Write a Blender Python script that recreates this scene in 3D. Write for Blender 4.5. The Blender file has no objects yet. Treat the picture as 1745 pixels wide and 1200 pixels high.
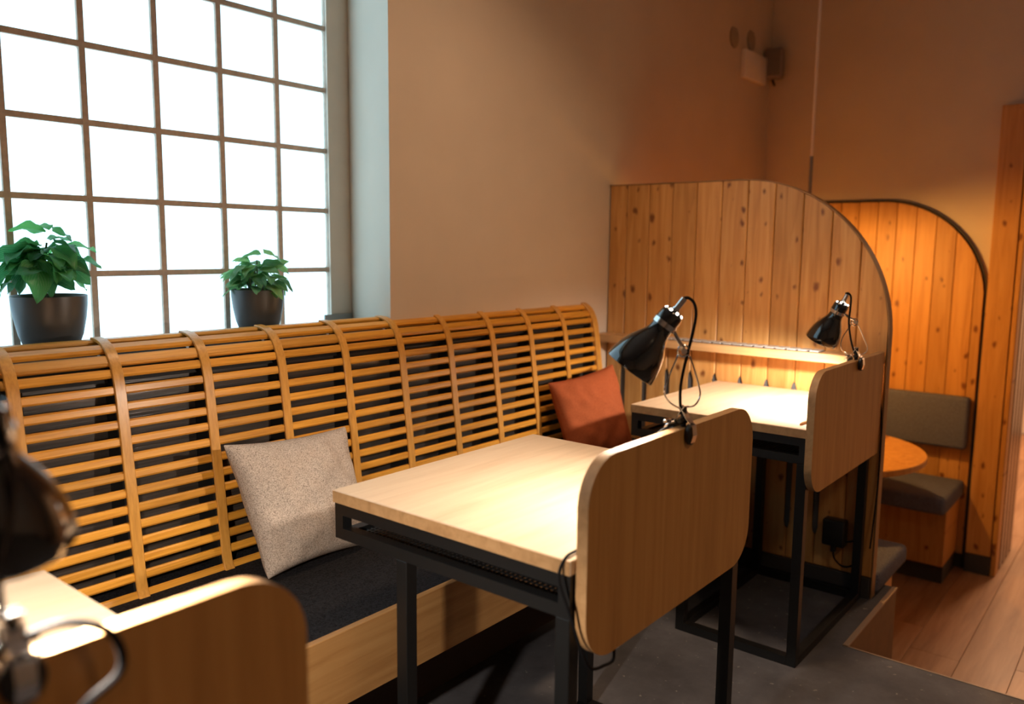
import bpy, bmesh, math, random
from mathutils import Vector, Matrix
random.seed(7)
PI = math.pi
scene = bpy.context.scene
COL = scene.collection

# ------------------------------------------------------------------ camera
cam_data = bpy.data.cameras.new('camera')
cam = bpy.data.objects.new('camera', cam_data)
COL.objects.link(cam)
cam_data.sensor_fit = 'HORIZONTAL'
cam_data.sensor_width = 36.0
cam_data.lens = 1388.49 / 1745 * 36
cam_data.clip_start = 0.02
_r = Vector((0.6302564, -0.7763200, 0.0102060))
_u = Vector((0.0922528, 0.0879351, 0.9918452))
_f = Vector((0.7708867, 0.6241752, -0.1270393))
cam.matrix_world = Matrix(((_r.x, _u.x, -_f.x, -0.8089), (_r.y, _u.y, -_f.y, -2.28393),
                           (_r.z, _u.z, -_f.z, 1.27669), (0, 0, 0, 1)))
cam_data.dof.use_dof = True
cam_data.dof.focus_distance = 2.1
cam_data.dof.aperture_fstop = 2.1
scene.camera = cam

# ------------------------------------------------------------------ view, world
scene.view_settings.view_transform = 'Standard'
scene.view_settings.look = 'None'
scene.view_settings.gamma = 1.0
scene.view_settings.use_curve_mapping = False
scene.view_settings.exposure = 0.0
scene.cycles.use_denoising = True
scene.cycles.max_bounces = 8
scene.cycles.diffuse_bounces = 4
scene.cycles.sample_clamp_indirect = 6.0
scene.cycles.caustics_reflective = False
scene.cycles.caustics_refractive = False
world = bpy.data.worlds.new('daylight')
scene.world = world
world.use_nodes = True
world.node_tree.nodes['Background'].inputs[0].default_value = (0.75, 0.88, 1.0, 1)
world.node_tree.nodes['Background'].inputs[1].default_value = 1.0

WARM = (1.0, 0.45, 0.15)


def area(name, loc, size, power, color, rot=(0, 0, 0)):
    l = bpy.data.lights.new(name, 'AREA')
    l.shape = 'RECTANGLE'
    l.size, l.size_y = size
    l.energy = power
    l.color = color
    o = bpy.data.objects.new(name, l)
    o.location = loc
    o.rotation_euler = rot
    COL.objects.link(o)
    return o


# unseen ceiling lamps, added for warm fill light (lamp housings are built below, at the same places)
CEIL = [(1.12, -1.25, 2.95), (0.3, -3.4, 2.95), (-1.9, -3.6, 2.95)]
CEIL_W = [9.5, 13, 9]
for (cx, cy, cz), w in zip(CEIL, CEIL_W):
    g = area('ceiling_fill_light', (cx, cy, cz - 0.062), (0.34, 0.34), w, (1.0, 0.66, 0.40) if w > 9 else WARM)
    g.data.spread = math.radians(115)
# lamps of the room beyond the opening
area('far_light_glow', (6.4, -1.9, 2.6), (0.8, 0.8), 125, (1.0, 0.62, 0.36))


# ------------------------------------------------------------------ materials
def new_mat(name):
    m = bpy.data.materials.new(name)
    m.use_nodes = True
    nt = m.node_tree
    b = nt.nodes['Principled BSDF']
    return m, nt, b


def N(nt, t, **kw):
    n = nt.nodes.new(t)
    for k, v in kw.items():
        setattr(n, k, v)
    return n


def rgb(c):
    return (c[0], c[1], c[2], 1)


def coords(nt, scale=(1, 1, 1), use_random=True):
    tc = N(nt, 'ShaderNodeTexCoord')
    mp = N(nt, 'ShaderNodeMapping')
    mp.inputs['Scale'].default_value = scale
    if use_random:
        oi = N(nt, 'ShaderNodeObjectInfo')
        mul = N(nt, 'ShaderNodeMath', operation='MULTIPLY')
        mul.inputs[1].default_value = 37.0
        nt.links.new(oi.outputs['Random'], mul.inputs[0])
        add = N(nt, 'ShaderNodeVectorMath', operation='ADD')
        nt.links.new(tc.outputs['Object'], add.inputs[0])
        nt.links.new(mul.outputs[0], add.inputs[1])
        nt.links.new(add.outputs[0], mp.inputs['Vector'])
    else:
        nt.links.new(tc.outputs['Object'], mp.inputs['Vector'])
    return mp


def ramp(nt, stops):
    r = N(nt, 'ShaderNodeValToRGB')
    el = r.color_ramp.elements
    el[0].position, el[0].color = stops[0][0], rgb(stops[0][1])
    el[1].position, el[1].color = stops[-1][0], rgb(stops[-1][1])
    for pos, c in stops[1:-1]:
        e = el.new(pos)
        e.color = rgb(c)
    return r


def add_bump(nt, b, src, strength=0.2, dist=0.002):
    bp = N(nt, 'ShaderNodeBump')
    bp.inputs['Strength'].default_value = strength
    bp.inputs['Distance'].default_value = dist
    nt.links.new(src, bp.inputs['Height'])
    nt.links.new(bp.outputs[0], b.inputs['Normal'])


def plain(name, color, rough=0.5, metal=0.0, noise=0.0, nscale=20, bump=0.0, bscale=200, coat=0.0):
    m, nt, b = new_mat(name)
    b.inputs['Base Color'].default_value = rgb(color)
    b.inputs['Roughness'].default_value = rough
    b.inputs['Metallic'].default_value = metal
    b.inputs['Coat Weight'].default_value = coat
    mp = coords(nt, use_random=False)
    n = N(nt, 'ShaderNodeTexNoise')
    n.inputs['Scale'].default_value = nscale
    n.inputs['Detail'].default_value = 5
    nt.links.new(mp.outputs[0], n.inputs['Vector'])
    k = max(noise, 0.02)
    r = ramp(nt, [(0.3, [c * (1 - k) for c in color]), (0.7, [min(1, c * (1 + k)) for c in color])])
    nt.links.new(n.outputs['Fac'], r.inputs[0])
    nt.links.new(r.outputs[0], b.inputs['Base Color'])
    if bump:
        n2 = N(nt, 'ShaderNodeTexNoise')
        n2.inputs['Scale'].default_value = bscale
        nt.links.new(mp.outputs[0], n2.inputs['Vector'])
        add_bump(nt, b, n2.outputs['Fac'], bump, 0.002)
    return m


def wood(name, dark, mid, light, grain=(1, 14, 14), rough=0.42, scale=4.0, vary=0.12, bump=0.1, coat=0.0):
    """grain: scale of each axis; the small one is along the fibre"""
    m, nt, b = new_mat(name)
    mp = coords(nt, grain)
    n = N(nt, 'ShaderNodeTexNoise')
    n.inputs['Scale'].default_value = scale
    n.inputs['Detail'].default_value = 6
    n.inputs['Roughness'].default_value = 0.6
    n.inputs['Distortion'].default_value = 0.4
    nt.links.new(mp.outputs[0], n.inputs['Vector'])
    r = ramp(nt, [(0.28, dark), (0.5, mid), (0.72, light)])
    nt.links.new(n.outputs['Fac'], r.inputs[0])
    oi = N(nt, 'ShaderNodeObjectInfo')
    mr = N(nt, 'ShaderNodeMapRange')
    mr.inputs['To Min'].default_value = 1 - vary
    mr.inputs['To Max'].default_value = 1 + vary
    nt.links.new(oi.outputs['Random'], mr.inputs['Value'])
    hsv = N(nt, 'ShaderNodeHueSaturation')
    nt.links.new(r.outputs[0], hsv.inputs['Color'])
    nt.links.new(mr.outputs[0], hsv.inputs['Value'])
    nt.links.new(hsv.outputs[0], b.inputs['Base Color'])
    b.inputs['Roughness'].default_value = rough
    b.inputs['Coat Weight'].default_value = coat
    b.inputs['Coat Roughness'].default_value = 0.25
    add_bump(nt, b, n.outputs['Fac'], bump, 0.002)
    return m


def pine(name, dark, mid, light, knot, kscale=(14.0, 14.0, 9.0), rough=0.45):
    """softwood boards with fibre along local z and scattered knots"""
    m, nt, b = new_mat(name)
    mp = coords(nt, (12, 12, 0.9))
    n = N(nt, 'ShaderNodeTexNoise')
    n.inputs['Scale'].default_value = 3.0
    n.inputs['Detail'].default_value = 5
    n.inputs['Distortion'].default_value = 0.8
    nt.links.new(mp.outputs[0], n.inputs['Vector'])
    r = ramp(nt, [(0.25, dark), (0.5, mid), (0.75, light)])
    nt.links.new(n.outputs['Fac'], r.inputs[0])
    kp = coords(nt, kscale)
    v = N(nt, 'ShaderNodeTexVoronoi', voronoi_dimensions='2D')
    v.inputs['Scale'].default_value = 1.0
    ks = N(nt, 'ShaderNodeSeparateXYZ')
    kc = N(nt, 'ShaderNodeCombineXYZ')
    kn = N(nt, 'ShaderNodeTexNoise')
    kn.inputs['Scale'].default_value = 2.5
    nt.links.new(kp.outputs[0], kn.inputs['Vector'])
    kv = N(nt, 'ShaderNodeVectorMath', operation='MULTIPLY_ADD')
    kv.inputs[1].default_value = (0.25, 0.25, 0.25)
    nt.links.new(kn.outputs['Color'], kv.inputs[0])
    nt.links.new(kp.outputs[0], kv.inputs[2])
    nt.links.new(kv.outputs[0], ks.inputs[0])
    nt.links.new(ks.outputs['Y'], kc.inputs['X'])
    nt.links.new(ks.outputs['Z'], kc.inputs['Y'])
    nt.links.new(kc.outputs[0], v.inputs['Vector'])
    # only part of the cells carry a knot, of unlike size
    sep = N(nt, 'ShaderNodeSeparateColor')
    nt.links.new(v.outputs['Color'], sep.inputs[0])
    sz = N(nt, 'ShaderNodeMapRange')
    sz.inputs['From Min'].default_value = 0.4
    sz.inputs['To Min'].default_value = -0.05
    sz.inputs['To Max'].default_value = 0.125
    nt.links.new(sep.outputs[0], sz.inputs['Value'])
    ad = N(nt, 'ShaderNodeMath', operation='SUBTRACT')
    nt.links.new(sz.outputs[0], ad.inputs[0])
    nt.links.new(v.outputs['Distance'], ad.inputs[1])
    kr = N(nt, 'ShaderNodeMapRange')
    kr.inputs['From Min'].default_value = -0.10
    kr.inputs['From Max'].default_value = 0.06
    kr.interpolation_type = 'SMOOTHSTEP'
    nt.links.new(ad.outputs[0], kr.inputs['Value'])
    mx = N(nt, 'ShaderNodeMix', data_type='RGBA')
    nt.links.new(kr.outputs[0], mx.inputs['Factor'])
    nt.links.new(r.outputs[0], mx.inputs['A'])
    mx.inputs['B'].default_value = rgb(knot)
    oi = N(nt, 'ShaderNodeObjectInfo')
    mr = N(nt, 'ShaderNodeMapRange')
    mr.inputs['To Min'].default_value = 0.86
    mr.inputs['To Max'].default_value = 1.14
    nt.links.new(oi.outputs['Random'], mr.inputs['Value'])
    hsv = N(nt, 'ShaderNodeHueSaturation')
    nt.links.new(mx.outputs['Result'], hsv.inputs['Color'])
    nt.links.new(mr.outputs[0], hsv.inputs['Value'])
    nt.links.new(hsv.outputs[0], b.inputs['Base Color'])
    b.inputs['Roughness'].default_value = rough
    add_bump(nt, b, n.outputs['Fac'], 0.08, 0.002)
    return m


def fabric(name, c1, c2, scale=420, bump=0.5, rough=0.95):
    m, nt, b = new_mat(name)
    mp = coords(nt, use_random=False)
    v = N(nt, 'ShaderNodeTexVoronoi')
    v.inputs['Scale'].default_value = scale
    nt.links.new(mp.outputs[0], v.inputs['Vector'])
    n = N(nt, 'ShaderNodeTexNoise')
    n.inputs['Scale'].default_value = scale * 0.5
    n.inputs['Detail'].default_value = 3
    nt.links.new(mp.outputs[0], n.inputs['Vector'])
    ad = N(nt, 'ShaderNodeMath', operation='MULTIPLY_ADD')
    nt.links.new(v.outputs['Distance'], ad.inputs[0])
    ad.inputs[1].default_value = 0.6
    nt.links.new(n.outputs['Fac'], ad.inputs[2])
    r = ramp(nt, [(0.45, c1), (0.95, c2)])
    nt.links.new(ad.outputs[0], r.inputs[0])
    nt.links.new(r.outputs[0], b.inputs['Base Color'])
    b.inputs['Roughness'].default_value = rough
    b.inputs['Specular IOR Level'].default_value = 0.1
    add_bump(nt, b, ad.outputs[0], bump, 0.0015)
    return m


def emit(name, color, strength):
    m, nt, b = new_mat(name)
    b.inputs['Base Color'].default_value = rgb(color)
    b.inputs['Emission Color'].default_value = rgb(color)
    b.inputs['Emission Strength'].default_value = strength
    b.inputs['Roughness'].default_value = 0.4
    return m


M = {}
M['wall'] = plain('wall_paint', (0.70, 0.60, 0.49), 0.9, noise=0.03, nscale=4, bump=0.05, bscale=300)
M['ceiling'] = plain('ceiling_paint', (0.5, 0.46, 0.42), 0.95)
M['mortar'] = plain('block_mortar', (0.60, 0.48, 0.39), 0.9, noise=0.12, nscale=60, bump=0.2)
M['sill'] = plain('sill_stone', (0.42, 0.40, 0.38), 0.6)
M['slat'] = wood('oiled_oak_slat', (0.50, 0.20, 0.022), (0.68, 0.31, 0.035), (0.78, 0.38, 0.055), (1.2, 26, 26), 0.38, 5.0, 0.16, 0.12, 0.15)
M['rib'] = wood('bent_oak_rib', (0.52, 0.24, 0.045), (0.66, 0.32, 0.06), (0.74, 0.38, 0.085), (26, 26, 1.2), 0.36, 5.0, 0.06, 0.08, 0.15)
M['black_board'] = wood('black_grained_board', (0.030, 0.024, 0.020), (0.048, 0.038, 0.031), (0.075, 0.06, 0.05), (1.2, 30, 30), 0.28, 5.0, 0.1, 0.35, 0.6)
M['black_stud'] = plain('matt_black_stud', (0.006, 0.006, 0.006), 0.6)
M['felt'] = fabric('black_felt', (0.003, 0.003, 0.0035), (0.022, 0.022, 0.025), 330, 0.6)
M['oak_top'] = wood('pale_oak_laminate', (0.56, 0.40, 0.25), (0.64, 0.47, 0.31), (0.68, 0.52, 0.35), (1.0, 13, 13), 0.42, 2.6, 0.03, 0.03)
M['oak_panel'] = wood('oak_laminate_upright', (0.38, 0.18, 0.045), (0.47, 0.235, 0.065), (0.53, 0.28, 0.085), (16, 16, 0.9), 0.5, 2.6, 0.03, 0.03)
M['oak_edge'] = wood('oak_edge_band', (0.34, 0.19, 0.08), (0.43, 0.25, 0.11), (0.50, 0.30, 0.14), (3, 14, 14), 0.5, 3.0, 0.03, 0.03)
M['oak_bench'] = wood('oak_bench_front', (0.32, 0.15, 0.045), (0.42, 0.22, 0.075), (0.48, 0.27, 0.10), (0.9, 15, 15), 0.45, 3.0, 0.04, 0.05)
M['kick'] = plain('dark_kick_board', (0.05, 0.028, 0.018), 0.7)
M['steel'] = plain('black_powder_steel', (0.006, 0.0065, 0.007), 0.45, noise=0.05, bump=0.05, bscale=900)
M['pine'] = pine('knotty_pine', (0.46, 0.21, 0.055), (0.61, 0.31, 0.095), (0.70, 0.40, 0.15), (0.19, 0.065, 0.018))
M['pine_dark'] = pine('amber_knotty_pine', (0.48, 0.21, 0.045), (0.60, 0.29, 0.07), (0.68, 0.35, 0.10), (0.20, 0.06, 0.012), (14, 14, 8))
M['rim'] = plain('dark_rim_edge', (0.16, 0.085, 0.035), 0.6, noise=0.1)
M['shadow_rim'] = plain('painted_shadow_rim', (0.05, 0.045, 0.04), 0.7)  # dark tone paints the shadow gap around the arched panel
M['shelf'] = wood('pine_shelf', (0.48, 0.27, 0.11), (0.58, 0.35, 0.16), (0.66, 0.41, 0.2), (14, 0.9, 14), 0.45, 3.0, 0.02, 0.03)
M['grille'] = plain('grey_vent_grille', (0.62, 0.60, 0.58), 0.5, 0.3)
M['grey_felt'] = plain('grey_felt_strip', (0.10, 0.10, 0.105), 0.9)
M['skirting'] = plain('grey_skirting', (0.045, 0.042, 0.04), 0.6)
M['black_shade'] = plain('glossy_black_enamel', (0.004, 0.0045, 0.005), 0.12, coat=1.0)
M['shade_in'] = plain('white_shade_lining', (0.75, 0.73, 0.7), 0.5)
M['chrome'] = plain('chrome', (0.72, 0.70, 0.68), 0.16, 1.0)
M['rubber'] = plain('black_rubber', (0.01, 0.01, 0.01), 0.35)
M['cord'] = plain('black_cord', (0.005, 0.005, 0.006), 0.7)
M['cord'].node_tree.nodes['Principled BSDF'].inputs['Specular IOR Level'].default_value = 0.15
M['bulb'] = emit('lamp_bulb', (1.0, 0.83, 0.6), 60)
M['vent_glow'] = emit('vent_hole_glow', (1.0, 0.93, 0.82), 6)  # glow stands for bulb light coming through the vent holes
M['beige'] = fabric('beige_weave', (0.14, 0.11, 0.085), (0.57, 0.48, 0.405), 620, 0.6)
M['rust'] = fabric('rust_weave', (0.25, 0.055, 0.02), (0.41, 0.11, 0.042), 620, 0.5)
M['grey_fabric'] = fabric('grey_green_upholstery', (0.055, 0.06, 0.085), (0.17, 0.18, 0.24), 420, 0.6)
M['pot'] = plain('dark_grey_planter', (0.055, 0.05, 0.047), 0.38)
M['soil'] = plain('potting_soil', (0.03, 0.02, 0.013), 0.95, noise=0.4, nscale=80, bump=0.8)
M['stem'] = plain('plant_stem', (0.10, 0.13, 0.04), 0.6)
M['white_cord'] = plain('pale_pendant_cord', (0.9, 0.8, 0.7), 0.6)
M['brass'] = plain('grey_pendant_tube', (0.25, 0.23, 0.21), 0.35, 0.6)
M['white_plastic'] = plain('white_plastic_cover', (0.88, 0.84, 0.8), 0.5)
M['grey_plastic'] = plain('grey_speaker_plastic', (0.26, 0.22, 0.20), 0.5)
M['vent_dark'] = plain('dark_vent_hole', (0.012, 0.01, 0.008), 0.8)
M['jamb'] = plain('brown_metal_jamb', (0.16, 0.08, 0.045), 0.22, 0.7)
M['daylight'] = None


def make_glass():
    m, nt, b = new_mat('daylit_glass_block')
    b.inputs['Base Color'].default_value = (0.75, 0.85, 0.9, 1)
    b.inputs['Roughness'].default_value = 0.15
    b.inputs['Emission Color'].default_value = (0.49, 0.80, 1.0, 1)
    b.inputs['Emission Strength'].default_value = 1.95
    # the thick rim of each block lets a little less daylight through than its hollow middle
    tc = N(nt, 'ShaderNodeTexCoord')
    sx = N(nt, 'ShaderNodeSeparateXYZ')
    nt.links.new(tc.outputs['Object'], sx.inputs[0])
    ab = []
    for ax_ in ('X', 'Z'):
        q = N(nt, 'ShaderNodeMath', operation='ABSOLUTE')
        nt.links.new(sx.outputs[ax_], q.inputs[0])
        ab.append(q)
    mxx = N(nt, 'ShaderNodeMath', operation='MAXIMUM')
    nt.links.new(ab[0].outputs[0], mxx.inputs[0])
    nt.links.new(ab[1].outputs[0], mxx.inputs[1])
    er_ = N(nt, 'ShaderNodeMapRange')
    er_.interpolation_type = 'SMOOTHSTEP'
    er_.inputs['From Min'].default_value = 0.068
    er_.inputs['From Max'].default_value = 0.0925
    er_.inputs['To Min'].default_value = 2.1
    er_.inputs['To Max'].default_value = 1.75
    nt.links.new(mxx.outputs[0], er_.inputs['Value'])
    nt.links.new(er_.outputs[0], b.inputs['Emission Strength'])
    mp = coords(nt, use_random=True)
    n = N(nt, 'ShaderNodeTexNoise')
    n.inputs['Scale'].default_value = 9
    nt.links.new(mp.outputs[0], n.inputs['Vector'])
    add_bump(nt, b, n.outputs['Fac'], 0.15, 0.004)
    return m


def make_floor():
    m, nt, b = new_mat('grey_stone_vinyl')
    mp = coords(nt, use_random=False)
    n = N(nt, 'ShaderNodeTexNoise')
    n.inputs['Scale'].default_value = 3.5
    n.inputs['Detail'].default_value = 9
    n.inputs['Roughness'].default_value = 0.65
    nt.links.new(mp.outputs[0], n.inputs['Vector'])
    r = ramp(nt, [(0.35, (0.065, 0.064, 0.072)), (0.55, (0.10, 0.10, 0.112)), (0.7, (0.14, 0.14, 0.155))])
    nt.links.new(n.outputs['Fac'], r.inputs[0])
    v = N(nt, 'ShaderNodeTexNoise')
    v.inputs['Scale'].default_value = 45
    nt.links.new(mp.outputs[0], v.inputs['Vector'])
    gt = N(nt, 'ShaderNodeMapRange')
    gt.inputs['From Min'].default_value = 0.68
    gt.inputs['From Max'].default_value = 0.74
    nt.links.new(v.outputs['Fac'], gt.inputs['Value'])
    mx = N(nt, 'ShaderNodeMix', data_type='RGBA')
    nt.links.new(gt.outputs[0], mx.inputs['Factor'])
    nt.links.new(r.outputs[0], mx.inputs['A'])
    mx.inputs['B'].default_value = (0.22, 0.21, 0.2, 1)
    nt.links.new(mx.outputs['Result'], b.inputs['Base Color'])
    b.inputs['Roughness'].default_value = 0.75
    b.inputs['Specular IOR Level'].default_value = 0.25
    return m


def make_leaf(name, c_dark, c_mid, vein, vein_w):
    """local x along the midrib 0..1, y across -0.5..0.5 (uv carried in the mesh)"""
    m, nt, b = new_mat(name)
    uv = N(nt, 'ShaderNodeUVMap')
    sp = N(nt, 'ShaderNodeSeparateXYZ')
    nt.links.new(uv.outputs[0], sp.inputs[0])
    ab = N(nt, 'ShaderNodeMath', operation='ABSOLUTE')
    nt.links.new(sp.outputs[1], ab.inputs[0])
    # side veins: sawtooth of (x - 0.6*|y|)
    ma = N(nt, 'ShaderNodeMath', operation='MULTIPLY_ADD')
    ma.inputs[1].default_value = -0.9
    nt.links.new(ab.outputs[0], ma.inputs[0])
    nt.links.new(sp.outputs[0], ma.inputs[2])
    sc = N(nt, 'ShaderNodeMath', operation='MULTIPLY')
    sc.inputs[1].default_value = 7.0
    nt.links.new(ma.outputs[0], sc.inputs[0])
    fr = N(nt, 'ShaderNodeMath', operation='FRACT')
    nt.links.new(sc.outputs[0], fr.inputs[0])
    v1 = N(nt, 'ShaderNodeMapRange')
    v1.inputs['From Min'].default_value = 0.0
    v1.inputs['From Max'].default_value = 0.22
    v1.inputs['To Min'].default_value = 1.0
    v1.inputs['To Max'].default_value = 0.0
    nt.links.new(fr.outputs[0], v1.inputs['Value'])
    v2 = N(nt, 'ShaderNodeMapRange')
    v2.inputs['From Min'].default_value = 0.0
    v2.inputs['From Max'].default_value = vein_w
    v2.inputs['To Min'].default_value = 1.0
    v2.inputs['To Max'].default_value = 0.0
    nt.links.new(ab.outputs[0], v2.inputs['Value'])
    mxm = N(nt, 'ShaderNodeMath', operation='MAXIMUM')
    nt.links.new(v1.outputs[0], mxm.inputs[0])
    nt.links.new(v2.outputs[0], mxm.inputs[1])
    oi = N(nt, 'ShaderNodeObjectInfo')
    r = ramp(nt, [(0.0, c_dark), (1.0, c_mid)])
    nt.links.new(oi.outputs['Random'], r.inputs[0])
    mx = N(nt, 'ShaderNodeMix', data_type='RGBA')
    k = N(nt, 'ShaderNodeMath', operation='MULTIPLY')
    k.inputs[1].default_value = 0.7
    nt.links.new(mxm.outputs[0], k.inputs[0])
    nt.links.new(k.outputs[0], mx.inputs['Factor'])
    nt.links.new(r.outputs[0], mx.inputs['A'])
    mx.inputs['B'].default_value = rgb(vein)
    nt.links.new(mx.outputs['Result'], b.inputs['Base Color'])
    b.inputs['Roughness'].default_value = 0.33
    tr = N(nt, 'ShaderNodeBsdfTranslucent')
    nt.links.new(mx.outputs['Result'], tr.inputs['Color'])
    ms = N(nt, 'ShaderNodeMixShader')
    ms.inputs[0].default_value = 0.5
    nt.links.new(b.outputs[0], ms.inputs[1])
    nt.links.new(tr.outputs[0], ms.inputs[2])
    nt.links.new(ms.outputs[0], nt.nodes['Material Output'].inputs['Surface'])
    inv = N(nt, 'ShaderNodeMath', operation='SUBTRACT')
    inv.inputs[0].default_value = 1.0
    nt.links.new(mxm.outputs[0], inv.inputs[1])
    add_bump(nt, b, inv.outputs[0], 0.5, 0.002)
    return m


M['glass'] = make_glass()
M['vinyl'] = make_floor()
M['plank'] = wood('brown_floor_plank', (0.26, 0.12, 0.055), (0.38, 0.20, 0.10), (0.47, 0.27, 0.15), (0.8, 9, 9), 0.38, 2.5, 0.16, 0.05)
M['leaf_big'] = make_leaf('dark_green_leaf', (0.03, 0.22, 0.08), (0.14, 0.55, 0.14), (0.35, 0.62, 0.35), 0.03)
M['leaf_small'] = make_leaf('veined_green_leaf', (0.06, 0.28, 0.10), (0.26, 0.56, 0.18), (0.66, 0.80, 0.50), 0.06)


# ------------------------------------------------------------------ mesh helpers
def add_box(bm, x0, x1, y0, y1, z0, z1, bevel=0.0, seg=1):
    vs = [bm.verts.new(c) for c in ((x0, y0, z0), (x1, y0, z0), (x1, y1, z0), (x0, y1, z0),
                                    (x0, y0, z1), (x1, y0, z1), (x1, y1, z1), (x0, y1, z1))]
    fs = [bm.faces.new([vs[i] for i in f]) for f in ((0, 3, 2, 1), (4, 5, 6, 7), (0, 1, 5, 4), (1, 2, 6, 5), (2, 3, 7, 6), (3, 0, 4, 7))]
    if bevel > 0:
        es = list({e for f in fs for e in f.edges})
        bmesh.ops.bevel(bm, geom=es, offset=bevel, segments=seg, profile=0.5, affect='EDGES')


def add_prism(bm, poly, axis, a, b, bevel=0.0, seg=2):
    """poly: 2-D outline in the two other axes (cyclic order y,z / x,z / x,y); extruded from a to b"""
    def P3(p, t):
        if axis == 'x':
            return (t, p[0], p[1])
        if axis == 'y':
            return (p[0], t, p[1])
        return (p[0], p[1], t)
    A = [bm.verts.new(P3(p, a)) for p in poly]
    B = [bm.verts.new(P3(p, b)) for p in poly]
    n = len(poly)
    f1 = bm.faces.new(A)
    f2 = bm.faces.new(list(reversed(B)))
    for i in range(n):
        bm.faces.new([A[i], B[i], B[(i + 1) % n], A[(i + 1) % n]])
    if bevel > 0:
        es = list(set(f1.edges) | set(f2.edges))
        bmesh.ops.bevel(bm, geom=es, offset=bevel, segments=seg, profile=0.5, affect='EDGES')


def smooth_path(pts, n=6):
    pts = [Vector(p) for p in pts]
    if len(pts) < 3:
        return pts
    out = []
    for i in range(len(pts) - 1):
        p0 = pts[max(i - 1, 0)]
        p1, p2 = pts[i], pts[i + 1]
        p3 = pts[min(i + 2, len(pts) - 1)]
        for k in range(n):
            t = k / n
            out.append(0.5 * ((2 * p1) + (p2 - p0) * t + (2 * p0 - 5 * p1 + 4 * p2 - p3) * t * t + (3 * p1 - p0 - 3 * p2 + p3) * t ** 3))
    out.append(pts[-1])
    return out


def add_tube(bm, pts, r, sides=8, smooth=6):
    path = smooth_path(pts, smooth) if smooth else [Vector(p) for p in pts]
    rings = []
    up = None
    for i, p in enumerate(path):
        d = (path[min(i + 1, len(path) - 1)] - path[max(i - 1, 0)])
        if d.length < 1e-9:
            d = Vector((0, 0, 1))
        d.normalize()
        if up is None:
            up = d.orthogonal().normalized()
        else:
            up = (up - d * up.dot(d))
            up = up.normalized() if up.length > 1e-6 else d.orthogonal().normalized()
        s = d.cross(up)
        rings.append([bm.verts.new(p + (up * math.cos(2 * PI * k / sides) + s * math.sin(2 * PI * k / sides)) * r) for k in range(sides)])
    for a, b in zip(rings, rings[1:]):
        for k in range(sides):
            bm.faces.new([a[k], a[(k + 1) % sides], b[(k + 1) % sides], b[k]])
    bm.faces.new(list(reversed(rings[0])))
    bm.faces.new(rings[-1])


def add_lathe(bm, prof, origin, axis, sides=32, close=False, mats=None):
    """prof: (s, r) along axis from origin"""
    o = Vector(origin)
    a = Vector(axis).normalized()
    u = a.orthogonal().normalized()
    w = a.cross(u)
    rings = []
    for s, r in prof:
        if r < 1e-5:
            rings.append([bm.verts.new(o + a * s)])
        else:
            rings.append([bm.verts.new(o + a * s + (u * math.cos(2 * PI * k / sides) + w * math.sin(2 * PI * k / sides)) * r) for k in range(sides)])
    for i, (A, B) in enumerate(zip(rings, rings[1:])):
        for k in range(sides):
            k2 = (k + 1) % sides
            if len(A) == 1 and len(B) == 1:
                continue
            if len(A) == 1:
                f = bm.faces.new([A[0], B[k2], B[k]])
            elif len(B) == 1:
                f = bm.faces.new([A[k], A[k2], B[0]])
            else:
                f = bm.faces.new([A[k], A[k2], B[k2], B[k]])
            if mats:
                f.material_index = mats[i]
    if close:
        for A in (rings[0], rings[-1]):
            if len(A) > 1:
                bm.faces.new(A)


def obj(name, bm, mat, parent=None, loc=(0, 0, 0), smooth=False, extra=None):
    bmesh.ops.recalc_face_normals(bm, faces=bm.faces)
    me = bpy.data.meshes.new(name)
    bm.to_mesh(me)
    bm.free()
    me.materials.append(mat)
    for m2 in (extra or []):
        me.materials.append(m2)
    if smooth:
        me.polygons.foreach_set('use_smooth', [True] * len(me.polygons))
        try:
            me.set_sharp_from_angle(angle=math.radians(40))
        except Exception:
            pass
    o = bpy.data.objects.new(name, me)
    o.location = loc
    COL.objects.link(o)
    if parent:
        o.parent = parent
    return o


def inst(src, parent, loc, rot=None):
    c = src.copy()
    COL.objects.link(c)
    c.parent = parent
    c.location = loc
    if rot is not None:
        c.rotation_euler = rot
    return c


def thing(name, label, cat, loc=(0, 0, 0), rotz=0.0, group=None):
    o = bpy.data.objects.new(name, None)
    o.empty_display_size = 0.05
    COL.objects.link(o)
    o.location = loc
    o.rotation_euler = (0, 0, rotz)
    o['label'] = label
    o['category'] = cat
    if group:
        o['group'] = group
    return o


def tag(o, label, cat, group=None):
    o['label'] = label
    o['category'] = cat
    if group:
        o['group'] = group
    return o


def struct(name, bm, mat, label=None, parent=None, smooth=False):
    o = obj(name, bm, mat, parent, smooth=smooth)
    o['kind'] = 'structure'
    if label:
        o['label'] = label
    return o


def boxobj(name, mat, x0, x1, y0, y1, z0, z1, parent=None, bevel=0.0, seg=1):
    bm = bmesh.new()
    add_box(bm, x0, x1, y0, y1, z0, z1, bevel, seg)
    return obj(name, bm, mat, parent)


def sbox(name, mat, x0, x1, y0, y1, z0, z1, label=None):
    bm = bmesh.new()
    add_box(bm, x0, x1, y0, y1, z0, z1)
    return struct(name, bm, mat, label)


# ------------------------------------------------------------------ room shell
WY = -0.33          # room face of the window wall
LOW = -0.40         # lower wooden floor
BX = 3.99           # face of the back wall
XL, YR, ZC = -3.6, -5.2, 3.0
EX = 1.83           # edge of the raised platform

# raised platform, with the strip that carries the divider
bm = bmesh.new()
add_prism(bm, [(XL, 0.3), (2.44, 0.3), (2.44, -1.545), (EX, -1.545), (EX, YR), (XL, YR)], 'z', LOW - 0.1, 0.0)
struct('floor', bm, M['vinyl'], 'raised floor of mottled dark grey stone-look vinyl')
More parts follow.
